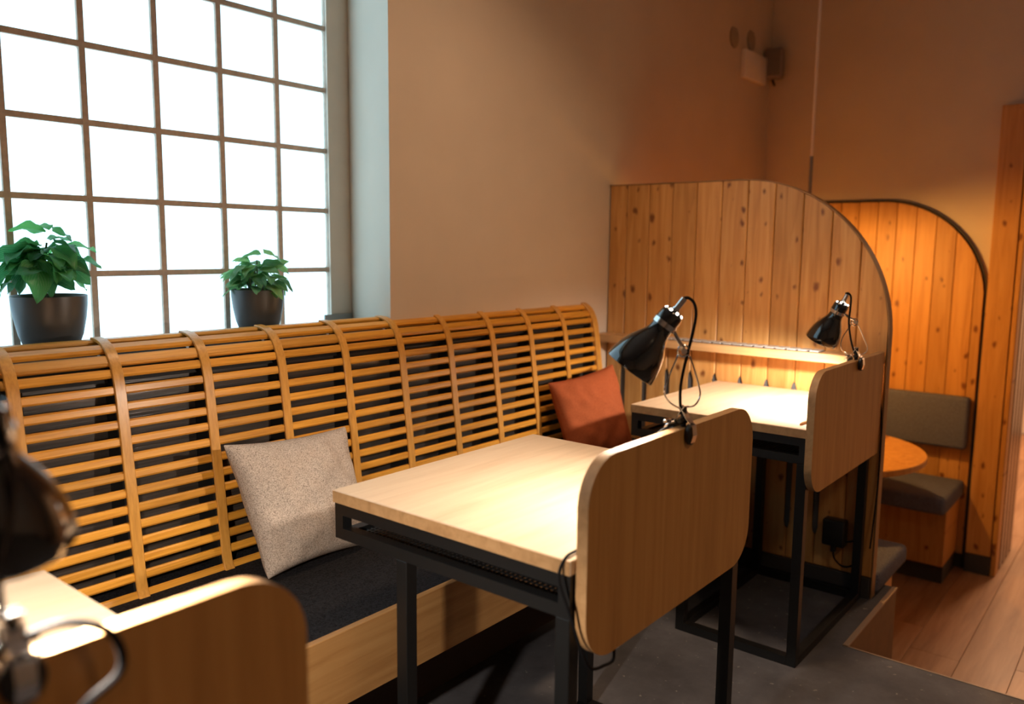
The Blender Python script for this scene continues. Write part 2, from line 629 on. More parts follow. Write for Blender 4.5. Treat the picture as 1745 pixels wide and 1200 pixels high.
# its wooden side cladding with a thin pale edge strip
bm = bmesh.new()
add_box(bm, EX + 0.004, 2.44, -1.560, -1.546, LOW, -0.004)
struct('trim_1', bm, M['rim'], 'wooden side board closing the edge of the raised floor')
bm = bmesh.new()
add_box(bm, EX + 0.001, 2.441, -1.563, -1.5455, -0.004, 0.002)
add_box(bm, EX, EX + 0.006, YR, -1.5455, -0.006, 0.002)
struct('trim_2', bm, plain('pale_edge_strip', (0.30, 0.20, 0.13), 0.5), 'thin pale edging strip along the edge of the raised floor')
# lower floor of planks: each visible plank its own piece
lower = sbox('floor_2', M['skirting'], EX + 0.01, 8.6, YR, 0.2, LOW - 0.1, LOW - 0.012, 'lower floor of brown oak planks beyond the platform')
lower.name = 'floor'
PW = 0.19
plank_mesh = {}
y = -4.2
row = 0
random.seed(3)
while y < -0.36:
    x = EX + 0.02 - random.uniform(0, 0.0)
    first = True
    while x < 7.9:
        L = random.uniform(0.7, 1.3) if first else 1.9
        first = False
        x1 = min(x + L, 7.95)
        bm = bmesh.new()
        add_box(bm, 0.0008, x1 - x - 0.0008, 0.0008, PW - 0.0008, 0, 0.012, 0.001)
        o = obj('plank', bm, M['plank'], lower, (x, y, LOW - 0.012))
        x = x1
    y += PW
    row += 1

# window wall (face at WY) with a deep niche
NX0, NX1 = -1.35, 0.98
SILL = 1.012
bm = bmesh.new()
add_box(bm, XL, NX0, WY, 0.30, LOW, ZC)
add_box(bm, NX0, NX1, WY, 0.30, LOW, SILL - 0.025)
add_box(bm, NX0, NX1, WY, 0.30, 2.62, ZC)
# right hand part with the slightly splayed reveal
add_prism(bm, [(NX1, WY), (1.083, -0.015), (1.083, 0.30), (BX + 0.6, 0.30), (BX + 0.6, WY)], 'z', LOW, ZC)
struct('wall_left', bm, M['wall'], 'beige painted wall with the deep niche of the glass block window')
bm = bmesh.new()
add_box(bm, 0.993, 1.0825, -0.015, 0.12, SILL, 2.62)
struct('trim_3', bm, plain('window_plaster_strip', (0.82, 0.70, 0.58), 0.9), 'plaster strip between the glass blocks and the reveal')
bm = bmesh.new()
add_box(bm, NX0 + 0.001, 1.0, WY + 0.002, 0.0, SILL - 0.024, SILL, 0.003)
add_box(bm, 0.96, 1.079, -0.022, -0.016, SILL, SILL + 0.028)
struct('trim_4', bm, M['sill'], 'grey window sill behind the slatted backrest')

# back wall with the opening on the right
OY0, OY1 = -1.665, -3.1
bm = bmesh.new()
add_box(bm, BX, BX + 0.52, OY0, WY + 0.01, LOW, ZC)
add_box(bm, BX, BX + 0.52, YR, OY1, LOW, ZC)
add_box(bm, BX, BX + 0.52, OY1, OY0, 2.02, ZC)
struct('wall_back', bm, M['wall'], 'beige painted wall at the end of the room')
sbox('wall_right', M['wall'], XL, 8.6, YR - 0.1, YR, LOW - 0.1, ZC, 'wall of the room facing the window')
sbox('wall_front', M['wall'], XL - 0.1, XL, YR, 0.3, LOW - 0.1, ZC, 'wall behind the viewer')
sbox('ceiling', M['ceiling'], XL - 0.1, 8.6, YR - 0.1, 0.3, ZC, ZC + 0.1, 'plain ceiling')
# room beyond the opening
sbox('wall_far', M['wall'], 8.0, 8.1, YR, 0.3, LOW, ZC, 'pale wall of the room beyond the opening')
sbox('wall_far_side', M['wall'], BX + 0.52, 8.0, -0.55, -0.45, LOW, ZC, 'side wall of the room beyond the opening')

# glass block window
win = bpy.data.objects.new('window_1', None)
COL.objects.link(win)
win['kind'] = 'structure'
win['label'] = 'window of square frosted glass blocks set in beige joints'
GP, GZ = 0.2, 0.995
bm = bmesh.new()
J = 0.0078
for i in range(-6, 6):
    add_box(bm, i * GP - J if i < 5 else i * GP - 0.008, i * GP + J if i < 5 else i * GP - 0.001, -0.006, 0.07, GZ, GZ + 1.62)
for k in range(0, 9):
    add_box(bm, -6 * GP, 5 * GP - 0.004, -0.0055, 0.069, GZ + k * GP - J, GZ + k * GP + J)
obj('mortar_grid', bm, M['mortar'], win)
bm = bmesh.new()
add_box(bm, -0.0925, 0.0925, 0.0, 0.075, -0.0925, 0.0925, 0.007, 3)
blk = obj('glass_block', bm, M['glass'], win, smooth=True)
first = True
for i in range(-6, 5):
    for k in range(8):
        loc = (i * GP + 0.1 - (0.003 if i == 4 else 0), 0.0, GZ + k * GP + 0.1)
        if first:
            blk.location = loc
            first = False
        else:
            inst(blk, win, loc)

# back of the niche closed around the blocks
bm = bmesh.new()
add_box(bm, NX0, -1.2, 0.0, 0.30, SILL, 2.62)
add_box(bm, -1.2, 1.08, 0.0, 0.30, 2.61, 2.63)
struct('trim_5', bm, M['wall'], 'plastered side and top of the window niche')

# ------------------------------------------------------------------ slatted bench
bench = thing('slatted_bench', 'long built-in bench with curved oak slatted backrest and black felt seat under the window', 'bench')
B0 = -0.153 - 0.2235 * 3
RP = 0.2237
NB = 13
ribs_x = [B0 + RP * i for i in range(NB + 1)]
XE = ribs_x[-1]
prof = [(-0.480, 0.438), (-0.466, 0.452), (-0.456, 0.475), (-0.449, 0.52), (-0.440, 0.60), (-0.430, 0.69), (-0.420, 0.76), (-0.410, 0.84),
        (-0.402, 0.90), (-0.395, 0.945), (-0.384, 0.984), (-0.364, 1.018), (-0.342, 1.036), (-0.318, 1.046), (-0.285, 1.050)]
pp = smooth_path([(0, a, b) for a, b in prof], 3)


def rib_bm(w, th, off=0.0):
    bm = bmesh.new()
    rings = []
    for i, p in enumerate(pp):
        d = (pp[min(i + 1, len(pp) - 1)] - pp[max(i - 1, 0)]).normalized()
        nrm = Vector((0, -d.z, d.y))     # towards the room / up
        if nrm.y > 0 and nrm.z <= 0:
            nrm = -nrm
        a = p + nrm * off
        b = p + nrm * (off - th)
        c = 0.0015
        rings.append([bm.verts.new(v) for v in (a + Vector((-w / 2 + c, 0, 0)), a + Vector((w / 2 - c, 0, 0)), a + Vector((w / 2, 0, 0)) - nrm * c,
                                                b + Vector((w / 2, 0, 0)), b + Vector((-w / 2, 0, 0)), a + Vector((-w / 2, 0, 0)) - nrm * c)])
    for A, Bq in zip(rings, rings[1:]):
        for k in range(6):
            bm.faces.new([A[k], A[(k + 1) % 6], Bq[(k + 1) % 6], Bq[k]])
    bm.faces.new(rings[0])
    bm.faces.new(list(reversed(rings[-1])))
    return bm


rib = obj('rib', rib_bm(0.026, 0.006, 0.004), M['rib'], bench, (ribs_x[0], 0, 0), smooth=True)
for x in ribs_x[1:-1]:
    inst(rib, bench, (x, 0, 0))
er = obj('end_rib', rib_bm(0.036, 0.03, 0.005), M['rib'], bench, (XE, 0, 0), smooth=True)


def prof_at(z=None, s=None):
    """point and slope of the profile at height z (straight part)"""
    for a, b in zip(pp, pp[1:]):
        if a.z <= z <= b.z:
            t = (z - a.z) / max(b.z - a.z, 1e-6)
            p = a.lerp(b, t)
            return p, (b - a).normalized()
    return pp[-1], (pp[-1] - pp[-2]).normalized()


slat_spots = []
for k in range(14):
    z = 0.459 + 0.0399 * k
    p, d = prof_at(z)
    slat_spots.append((p.y, p.z, math.atan2(d.y, d.z)))
for (yy, zz, ang) in ((-0.372, 1.008, None), (-0.338, 1.036, None), (-0.296, 1.046, None)):
    q = min(range(1, len(pp) - 1), key=lambda i: (pp[i].y - yy) ** 2 + (pp[i].z - zz) ** 2)
    d = (pp[q + 1] - pp[q - 1]).normalized()
    slat_spots.append((pp[q].y, pp[q].z, math.atan2(d.y, d.z)))
slat_len = RP - 0.004
bm = bmesh.new()
hw, ht = 0.0105, 0.014
cs = [(-0.0, -hw + 0.004), (0.0, hw - 0.004), (-0.004, hw), (-ht + 0.003, hw), (-ht, hw - 0.003), (-ht, -hw + 0.003), (-ht + 0.003, -hw), (-0.004, -hw)]
cs = [(-a, b) for a, b in cs]        # +y is towards the wall (the back of the slat)
add_prism(bm, cs, 'x', -slat_len / 2, slat_len / 2)
slat = obj('slat', bm, M['slat'], bench)
first = True
rnd = random.Random(5)
for i in range(NB):
    xm = (ribs_x[i] + ribs_x[i + 1]) / 2
    for (sy, sz, an) in slat_spots:
        loc = (xm, sy + 0.0005, sz + rnd.uniform(-0.0006, 0.0006))
        rt = (-an, 0, 0)
        if first:
            slat.location = loc
            slat.rotation_euler = rt
            first = False
        else:
            c = inst(slat, bench, loc, rt)
            if sz > 0.99:
                c.scale = (1, 1.1, 1.3)
# black boards and studs behind the slats
bm = bmesh.new()
add_box(bm, 0.032, RP - 0.002, 0.0, 0.010, 0.43, 0.985)
bb = obj('black_board', bm, M['black_board'], bench, (ribs_x[0], -0.352, 0))
for x in ribs_x[1:-1]:
    inst(bb, bench, (x, -0.352, 0))
bm = bmesh.new()
add_prism(bm, [(-0.446, 0.43), (-0.400, 0.86), (-0.382, 0.965), (-0.345, 1.012), (-0.333, 1.02), (-0.333, 0.43)], 'x', -0.011, 0.011)
st = obj('black_stud', bm, M['black_stud'], bench, (ribs_x[0] - 0.002, 0.012, 0))
st.location.y = 0.0
for x in ribs_x[1:-1]:
    inst(st, bench, (x - 0.002, 0.0, 0))
bm = bmesh.new()
add_prism(bm, [(-0.374, 0.955), (-0.360, 0.985), (-0.343, 1.004), (-0.315, 1.020), (-0.285, 1.0255), (-0.285, 1.0175), (-0.333, 1.006), (-0.350, 0.98), (-0.362, 0.955)], 'x', 0.012, RP - 0.016)
tb = obj('black_top_board', bm, M['black_stud'], bench, (ribs_x[0], 0, 0))
for x in ribs_x[1:-1]:
    inst(tb, bench, (x, 0, 0))
inst(st, bench, (XE - 0.016, 0.0, 0))
boxobj('bottom_rail', M['slat'], ribs_x[0], XE, -0.462, -0.44, 0.425, 0.448, bench, 0.003)
SX1 = 2.262
boxobj('felt_seat', M['felt'], ribs_x[0], SX1, -0.945, -0.345, 0.425, 0.452, bench, 0.005, 2)
boxobj('front_panel', M['oak_bench'], ribs_x[0], SX1, -0.962, -0.944, 0.284, 0.4535, bench, 0.0012)
boxobj('seat_board', M['oak_bench'], ribs_x[0], SX1, -0.944, -0.345, 0.40, 0.424, bench)
boxobj('bottom_board', M['kick'], ribs_x[0], SX1, -0.944, -0.345, 0.284, 0.30, bench)
boxobj('kick_board', M['kick'], ribs_x[0], SX1, -0.715, -0.698, 0.0, 0.284, bench)
boxobj('end_panel', M['oak_bench'], ribs_x[0] - 0.02, ribs_x[0] - 0.001, -0.96, -0.345, 0.0, 0.45, bench)


# ------------------------------------------------------------------ pine divider with the arched top
def arch_top(yv, y_flat, r, ztop):
    """height of the outline at y (y runs negative)"""
    if yv >= y_flat:
        return ztop
    t = y_flat - yv
    if t >= r:
        return ztop - r
    return ztop - r + math.sqrt(max(r * r - t * t, 0))


def plank_outline(ya, yb, z0, topf, slot=None, left_slot=True, right_slot=True, gap=0.0012):
    """ya > yb; outline of one board, with half-slot notches cut in its edges"""
    ya -= gap
    yb += gap
    pts = []
    # up the ya side
    pts.append((ya, z0))

    def notch(yedge, sgn, up=True):
        s0, s1, w = slot
        seq = [(yedge, s0), (yedge + sgn * w * 0.7, s0 + 0.012), (yedge + sgn * w, s0 + 0.03), (yedge + sgn * w, s1 - 0.035),
               (yedge + sgn * w * 0.7, s1 - 0.012), (yedge, s1)]
        return seq if up else list(reversed(seq))
    if slot and left_slot:
        pts += notch(ya, -1)
    n = 8
    for i in range(n + 1):
        yv = ya + (yb - ya) * i / n
        pts.append((yv, topf(yv)))
    if slot and right_slot:
        pts += notch(yb, 1, False)
    pts.append((yb, z0))
    return pts


DX = 2.27
div = thing('pine_divider', 'tall knotty pine divider with quarter-round top corner, standing at the end of the slatted bench', 'divider')
YE = -1.508
joints = [-0.335, -0.421, -0.530, -0.639, -0.748, -0.857, -0.966, -1.075, -1.184, -1.293, -1.400, YE]
tf = lambda yv: arch_top(yv, -0.935, 0.574, 1.546)
for i in range(len(joints) - 1):
    ya, yb = joints[i], joints[i + 1]
    bm = bmesh.new()
    out = plank_outline(ya, yb, 0.078, tf, (0.195, 0.776, 0.0135), left_slot=i > 0 and i < 10, right_slot=i < 9)
    out = [(a - ya, b) for a, b in out]
    add_prism(bm, out, 'x', 0.0, 0.016, 0.0034, 1)
    obj('plank', bm, M['pine'], div, (DX, ya, 0))
# core board, dark curved edge band, skirting
bm = bmesh.new()
core = [(-0.333, 0.0)] + [(-0.333, 1.546)] + [(-0.935 - 0.573 * math.sin(a), 0.972 + 0.574 * math.cos(a)) for a in [PI / 2 * k / 24 for k in range(25)]] + [(YE, 0.0)]
add_prism(bm, core, 'x', DX + 0.0165, DX + 0.040)
obj('core_board', bm, M['rim'], div)
bm = bmesh.new()
arc = [(-0.333, 1.5475)] + [(-0.935 - 0.5745 * math.sin(a), 0.973 + 0.5745 * math.cos(a)) for a in [PI / 2 * k / 30 for k in range(31)]] + [(YE - 0.0015, 0.0)]
ro, ri = [], []
for i, (a, b) in enumerate(arc):
    p = Vector(arc[max(i - 1, 0)])
    q = Vector(arc[min(i + 1, len(arc) - 1)])
    d = (q - p).normalized()
    nr = Vector((d.y, -d.x))
    if nr.x > 0 or nr.y < -0.1:
        nr = -nr
    if i == 0:
        nr = Vector((0, 1))
    ro.append((a + nr.x * 0.004, b + nr.y * 0.004))
    ri.append((a, b))
rings = []
for (a, b), (c, d) in zip(ro, ri):
    rings.append([bm.verts.new((DX - 0.001, a, b)), bm.verts.new((DX + 0.043, a, b)), bm.verts.new((DX + 0.043, c, d)), bm.verts.new((DX - 0.001, c, d))])
for A, Bq in zip(rings, rings[1:]):
    for k in range(4):
        bm.faces.new([A[k], A[(k + 1) % 4], Bq[(k + 1) % 4], Bq[k]])
bm.faces.new(rings[0])
bm.faces.new(list(reversed(rings[-1])))
obj('edge_band', bm, plain('brown_edge_band', (0.30, 0.16, 0.06), 0.55, noise=0.1), div)
bm = bmesh.new()
add_box(bm, DX + 0.0165, DX + 0.0195, -1.45, -0.36, 0.18, 0.79)
# grey felt seen through the slots
for yj in joints[1:10]:
    add_box(bm, DX + 0.007, DX + 0.012, yj - 0.012, yj + 0.012, 0.2, 0.772)
obj('felt_lining', bm, M['grey_felt'], div)
sk = boxobj('skirting', M['skirting'], DX - 0.012, DX + 0.002, YE + 0.002, -0.72, 0.0, 0.078, div, 0.001)
# planks of the rear face
for i in range(len(joints) - 1):
    ya, yb = joints[i], joints[i + 1]
    bm = bmesh.new()
    out = [(a - ya, b) for a, b in plank_outline(ya, yb, 0.0, tf)]
    add_prism(bm, out, 'x', 0.0, 0.004)
    obj('plank', bm, M['pine_dark'], div, (DX + 0.0385, ya, 0))

# shelf with the vent grille, fixed to the divider
shelf = thing('wall_shelf', 'narrow pine ledge with inset grey grille running across the tall pine divider', 'shelf')
boxobj('shelf_board', M['shelf'], 2.160, DX - 0.001, -1.503, -0.338, 0.876, 0.908, shelf, 0.002)
bm = bmesh.new()
add_box(bm, 2.182, 2.252, -1.30, -0.66, 0.9075, 0.9095)
obj('grille_frame', bm, plain('dark_grille_bed', (0.06, 0.055, 0.05), 0.6), shelf)
bm = bmesh.new()
add_box(bm, -0.031, 0.031, -0.0165, 0.0165, 0.0, 0.005, 0.0012)
gs = None
for k in range(15):
    loc = (2.217, -0.685 - 0.0425 * k, 0.909)
    if gs is None:
        gs = obj('grille_slat', bm, M['grille'], shelf, loc)
    else:
        inst(gs, shelf, loc)

# power adapter plugged in at the foot of the divider
pa = thing('power_adapter', 'black square power adapter with cable plugged low into the pine divider', 'adapter')
bm = bmesh.new()
add_box(bm, DX - 0.050, DX - 0.001, -1.418, -1.336, 0.182, 0.284, 0.008, 3)
obj('housing', bm, M['rubber'], pa, smooth=True)
bm = bmesh.new()
add_box(bm, DX - 0.037, DX - 0.017, -1.384, -1.366, 0.155, 0.184, 0.004, 2)
obj('plug', bm, M['rubber'], pa)
bm = bmesh.new()
add_tube(bm, [(DX - 0.027, -1.375, 0.157), (DX - 0.027, -1.382, 0.13), (DX - 0.026, -1.41, 0.108), (DX - 0.013, -1.44, 0.112), (DX - 0.010, -1.465, 0.15), (DX - 0.010, -1.47, 0.3), (DX - 0.010, -1.47, 0.6)], 0.0035)
add_tube(bm, [(DX - 0.03, -1.415, 0.205), (DX - 0.015, -1.435, 0.206), (DX - 0.010, -1.455, 0.222), (DX - 0.010, -1.462, 0.28)], 0.003)
obj('cable', bm, M['cord'], pa, smooth=True)


# ------------------------------------------------------------------ desks
def rounded_rect(x0, x1, z0, z1, r, corners=(1, 1, 1, 1), n=10):
    """corners: bottom-left, bottom-right, top-right, top-left"""
    pts = []
    for (cx, cz, a0, on) in ((x0 + r, z0 + r, PI, corners[0]), (x1 - r, z0 + r, 1.5 * PI, corners[1]), (x1 - r, z1 - r, 0, corners[2]), (x0 + r, z1 - r, 0.5 * PI, corners[3])):
        if on:
            for k in range(n + 1):
                a = a0 + PI / 2 * k / n
                pts.append((cx + r * math.cos(a), cz + r * math.sin(a)))
        else:
            pts.append((cx + (r if math.cos(a0 + PI / 4) > 0 else -r), cz + (r if math.sin(a0 + PI / 4) > 0 else -r)))
    return pts


def desk(label, X0, X1, YA, YB, px0, px1, pyi, round_corners=(1, 1, 1, 1)):
    t = thing('desk', label, 'desk', (X0, YA, 0), group='oak desks in front of the slatted bench')
    W, D = X1 - X0, YA - YB       # local: x 0..W, y 0..-D
    s = 0.025
    boxobj('tabletop', M['oak_top'], 0, W, -D, 0, 0.722, 0.75, t, 0.0015)
    e = boxobj('edge_band', M['oak_edge'], -0.0012, 0.0, -D + 0.001, -0.001, 0.7235, 0.7485, t)
    fr = bmesh.new()
    za, zb = 0.642, 0.7215

    def ring(bm, x):
        add_box(bm, x, x + s, -D + 0.002, -0.002, zb - s, zb)
        add_box(bm, x, x + s, -D + 0.002, -0.002, za, za + s)
        add_box(bm, x, x + s, -0.002 - s, -0.002, za + s, zb - s)
        add_box(bm, x, x + s, -D + 0.002, -D + 0.002 + s, za + s, zb - s)
    ring(fr, 0.004)
    ring(fr, W - s - 0.004)
    for yy in (-0.002 - s, -D + 0.002):
        add_box(fr, 0.004 + s, W - 0.004 - s, yy, yy + s, zb - s, zb)
        add_box(fr, 0.004 + s, W - 0.004 - s, yy, yy + s, za, za + s * 0.6)
    obj('apron_frame', fr, M['steel'], t)
    # perforated shelf
    bm = bmesh.new()
    hole = 0.012
    nx = int((W - 0.06) / hole)
    ny = int((D - 0.06) / hole)
    for i in range(nx + 1):
        xx = 0.03 + i * hole
        add_box(bm, xx - 0.0022, xx + 0.0022, -D + 0.027, -0.027, za + 0.006, za + 0.0085)
    for j in range(ny + 1):
        yy = -0.03 - j * hole
        add_box(bm, 0.03, W - 0.03, yy - 0.0022, yy + 0.0022, za + 0.0062, za + 0.0087)
    po = obj('perforated_shelf', bm, M['steel'], t)
    yin = -(0.225)
    for (xx, yy) in ((0.004, yin), (W - 0.004 - 0.03, yin), (0.004, -D + 0.002), (W - 0.004 - 0.03, -D + 0.002)):
        boxobj('leg', M['steel'], xx, xx + 0.03, yy, yy + 0.03, 0.0, za - 0.0005, t, 0.001)
    for xx in (0.004, W - 0.034):
        boxobj('floor_rail', M['steel'], xx, xx + 0.03, -D + 0.032, yin, 0.0, 0.028, t)
    for yy in (yin, -D + 0.002):
        boxobj('floor_rail', M['steel'], 0.034, W - 0.034, yy, yy + 0.028, 0.0, 0.028, t)
    # privacy panel on the aisle side
    bm = bmesh.new()
    add_prism(bm, rounded_rect(px0 - X0, px1 - X0, 0.556, 0.924, 0.085, round_corners), 'y', pyi - 0.022 - YA, pyi - YA, 0.0015, 1)
    pn = obj('privacy_panel', bm, M['oak_panel'], t, smooth=True)
    pn.data.materials.append(M['oak_edge'])
    for p in pn.data.polygons:
        if abs(p.normal.y) < 0.5:
            p.material_index = 1
    return t


d0 = desk('nearest oak desk with black steel frame, cut off at the lower left corner', -1.02, -0.30, -0.90, -1.53, -0.99, -0.272, -1.532)
d1 = desk('middle oak desk with rounded privacy panel and black steel frame, next to the beige cushion', 0.285, 1.0, -0.90, -1.53, 0.300, 0.985, -1.532)
d2 = desk('far oak desk with black steel frame standing against the tall pine divider', 1.58, 2.255, -0.875, -1.482, 1.55, 2.252, -1.484, (1, 0, 0, 1))

pc = bmesh.new()
add_prism(pc, [(-0.045, 0), (0.03, -0.010), (0.045, -0.002), (0.03, 0.008)], 'z', 0.0, 0.009, 0.002, 1)
tag(obj('wooden_token', pc, M['oak_panel'], None, (1.665, -1.44, 0.7502)), 'small wooden piece lying on the far desk beside its privacy panel', 'token')

# ------------------------------------------------------------------ clamp lamps
UV_U = Vector((0.624, -0.781, 0.0)).normalized()
UV_V = Vector((0, 0, 1))
UV_W = Vector((-0.781, -0.624, 0.0)).normalized()      # towards the aisle


def clamp_lamp(label, loc, cap, adir, wire, loop_c, cordp, power_w, tailp=None, tail_r=0.0028, w_tilt=-0.06, light_s=103):
    """loc: top of the panel under the clamp. lengths in metres in the lamp's own upright plane"""
    t = thing('clamp_lamp', label, 'lamp', loc, group='black clamp lamps on the desk panels')

    def P(u, v, w=0.0):
        return UV_U * u + UV_V * v + UV_W * w
    a2 = Vector(adir).normalized()
    ax = (UV_U * a2.x + UV_V * a2.y + UV_W * w_tilt).normalized()
    o = P(cap[0], cap[1])
    k = 1 / 841.0
    body = [(28, 19.5), (34, 18.5), (44, 19), (52, 21.5), (62, 27), (75, 34.5), (92, 40.5), (108, 44), (123, 46)]
    outer = [(s * k, r * k) for s, r in body]
    inner = [(s * k, (r - 1.3) * k) for s, r in reversed(body)]
    bm = bmesh.new()
    n = len(outer)
    rim = [(123.8 * k, 45.6 * k), (123.4 * k, 44.9 * k)]
    prf = outer + rim + inner
    add_lathe(bm, prf, o, ax, 40, mats=[0] * (n + 1) + [1] * (n + 1))
    sh = obj('lamp_shade', bm, M['black_shade'], t, smooth=True, extra=[M['shade_in']])
    bm = bmesh.new()
    add_lathe(bm, [(0, 0), (0, 9 * k), (2 * k, 14 * k), (6 * k, 18 * k), (12 * k, 20 * k), (28 * k, 20 * k), (28 * k, 19 * k), (28 * k, 0)], o, ax, 40)
    capo = obj('lamp_cap', bm, M['black_shade'], t, smooth=True)
    bm = bmesh.new()
    add_lathe(bm, [(25 * k, 20 * k), (25 * k, 21.8 * k), (34 * k, 21.2 * k), (34 * k, 18.5 * k)], o, ax, 40)
    obj('collar', bm, M['chrome'], t, smooth=True)
    bm = bmesh.new()
    add_lathe(bm, [(-24 * k, 0), (-24 * k, 4.5 * k), (-23 * k, 5.5 * k), (-3 * k, 5.5 * k), (-3 * k, 7 * k), (1 * k, 7 * k), (1 * k, 0)], o, ax, 20)
    obj('neck_tube', bm, M['chrome'], t, smooth=True)
    # glowing discs on the cap shoulder, painted bulb light of the vent holes
    uu = ax.cross(UV_W).normalized()
    for q in range(8):
        an = 2 * PI * q / 8 + 0.2
        rad = uu * math.cos(an) + UV_W * math.sin(an)
        c = o + ax * 5.3 * k + rad * 15.4 * k
        nrm = (rad * 0.75 - ax * 0.66).normalized()
        bm = bmesh.new()
        add_lathe(bm, [(0.0008, 0), (0.0008, 2.6 * k), (-0.001, 2.6 * k), (-0.001, 0)], c + nrm * 0.0016, nrm, 12)
        obj('vent_glow_disc', bm, M['vent_glow'], capo)
    # bulb and its light
    bm = bmesh.new()
    add_lathe(bm, [(30 * k, 0), (30 * k, 10 * k), (40 * k, 11 * k), (48 * k, 15 * k), (58 * k, 18 * k), (68 * k, 16 * k), (74 * k, 9 * k), (75 * k, 0)], o, ax, 20)
    obj('bulb', bm, M['bulb'], t, smooth=True)
    ld = bpy.data.lights.new('desk_lamp_light', 'SPOT')
    ld.energy = power_w
    ld.color = (1.0, 0.85, 0.71)
    ld.spot_size = math.radians(150)
    ld.spot_blend = 0.6
    ld.shadow_soft_size = 0.018
    lo = bpy.data.objects.new('desk_lamp_light', ld)
    COL.objects.link(lo)
    lo.parent = t
    lo.location = o + ax * light_s * k
    lo.rotation_euler = ax.to_track_quat('-Z', 'Y').to_euler()
    # bracket from the collar to the loop of the wire spring
    lc = P(*loop_c)
    cs0 = o + ax * 30 * k + uu * (21 * k if uu.dot(UV_U) > 0 else -21 * k)
    bm = bmesh.new()
    add_tube(bm, [cs0, cs0.lerp(lc, 0.5) + UV_W * 0.006, lc + UV_W * 0.006 + P(0, 0.006)], 0.0035, 8, 4)
    add_tube(bm, [cs0, cs0.lerp(lc, 0.55) - UV_W * 0.006, lc - UV_W * 0.006 + P(0, 0.006)], 0.0025, 8, 4)
    obj('bracket', bm, M['chrome'], t, smooth=True)
    bm = bmesh.new()
    add_lathe(bm, [(-0.012, 0), (-0.012, 0.006), (0.012, 0.006), (0.012, 0)], lc, UV_W, 14)
    obj('pivot_screw', bm, M['chrome'], t, smooth=True)
    # wire spring: bow with a coil at the top
    bm = bmesh.new()
    left, right = wire
    coil = [lc + P(0.0115 * math.cos(q), 0.0115 * math.sin(q), 0.004 * (q / 6.28 - 0.7)) for q in [PI * 1.25 + i * PI / 6 for i in range(16)]]
    add_tube(bm, [P(*p) for p in left] + coil + [P(*p) for p in right], 0.0017, 8, 4)
    obj('wire_bow', bm, M['chrome'], t, smooth=True)
    # cord
    bm = bmesh.new()
    add_tube(bm, [P(*p) for p in cordp], 0.0031, 8, 6)
    obj('cord', bm, M['cord'], t, smooth=True)
    # clamp: two jaws gripping the panel (panel runs along x, 22 mm thick)
    for sgn, y0 in ((-1, -0.012), (1, 0.012)):
        ring = []
        for q in range(16):
            an = 2 * PI * q / 16
            ring.append((0.019 * math.cos(an), -0.012 + 0.023 * math.sin(an)))
        bm = bmesh.new()
        add_prism(bm, ring, 'y', y0 if sgn > 0 else y0 - 0.010, y0 + 0.010 if sgn > 0 else y0, 0.002, 1)
        obj('jaw_pad', bm, M['rubber'], t, smooth=True)
    bm = bmesh.new()
    for sgn in (-1, 1):
        # bent strip from the pad over the edge to the squeeze handle
        pts = [(0.026, 0.006), (0.028, 0.006)]
        y0 = sgn * 0.0225
        prof_ = [(y0, -0.03), (y0 + sgn * 0.004, -0.015), (y0 + sgn * 0.002, 0.004), (sgn * 0.010, 0.018), (sgn * 0.004, 0.03), (-sgn * 0.006, 0.042)]
        rr = []
        for (py, pz) in prof_:
            rr.append([bm.verts.new((-0.009, py, pz)), bm.verts.new((0.009, py, pz)), bm.verts.new((0.009, py + 0.0018, pz)), bm.verts.new((-0.009, py + 0.0018, pz))])
        for A, Bq in zip(rr, rr[1:]):
            for q in range(4):
                bm.faces.new([A[q], A[(q + 1) % 4], Bq[(q + 1) % 4], Bq[q]])
        bm.faces.new(rr[0])
        bm.faces.new(rr[-1])
    obj('clamp_strip', bm, M['chrome'], t)
    bm = bmesh.new()
    add_tube(bm, [(-0.02, 0.0, 0.014), (0.02, 0.0, 0.014)], 0.0045, 10, 0)
    add_tube(bm, [(0.0, 0.0, 0.001), (0.0, 0.0, 0.04)], 0.006, 10, 0)
    obj('clamp_hinge', bm, M['rubber'], t, smooth=True)
    bm = bmesh.new()
    add_box(bm, -0.046, -0.018, 0.014, 0.022, 0.012, 0.019, 0.002)
    add_tube(bm, [(-0.02, 0.01, 0.012), (-0.03, 0.02, 0.006), (-0.02, 0.03, -0.002)], 0.003, 8, 4)
    obj('wing_lever', bm, M['chrome'], t, smooth=True)
    if tailp:
        bm = bmesh.new()
        tl = Vector(loc)
        add_tube(bm, [Vector(p) - tl for p in tailp], tail_r, 8, 6)
        obj('power_cord', bm, M['cord'], t, smooth=True)
    return t


def px(pts, ax_, ay_, s):
    return [((a - ax_) / s, (ay_ - b) / s) for a, b in pts]


A1 = (1163, 742, 841.0)
clamp_lamp('black clamp lamp on the privacy panel of the middle desk', (0.655, -1.543, 0.924),
           px([(1143, 545)], *A1)[0], (-0.59, -0.81),
           (px([(1158, 712), (1140, 702), (1130, 688), (1131, 670), (1147, 628)], *A1), px([(1172, 628), (1186, 670), (1189, 690), (1180, 706), (1164, 708)], *A1)),
           px([(1158, 613)], *A1)[0],
           px([(1154, 526), (1164, 525), (1174, 535), (1177, 556), (1171, 592), (1161, 640), (1156, 675), (1157, 706), (1162, 725)], *A1), 21,
           [(0.655, -1.55, 0.935), (0.62, -1.525, 0.925), (0.58, -1.515, 0.90), (0.50, -1.512, 0.80), (0.42, -1.515, 0.757), (0.33, -1.518, 0.756), (0.288, -1.518, 0.752),
            (0.270, -1.518, 0.72), (0.278, -1.536, 0.66), (0.300, -1.548, 0.585), (0.33, -1.548, 0.545), (0.37, -1.55, 0.535), (0.40, -1.55, 0.535), (0.40, -1.55, 0.57)])
A2 = (1459, 610, 524.0)
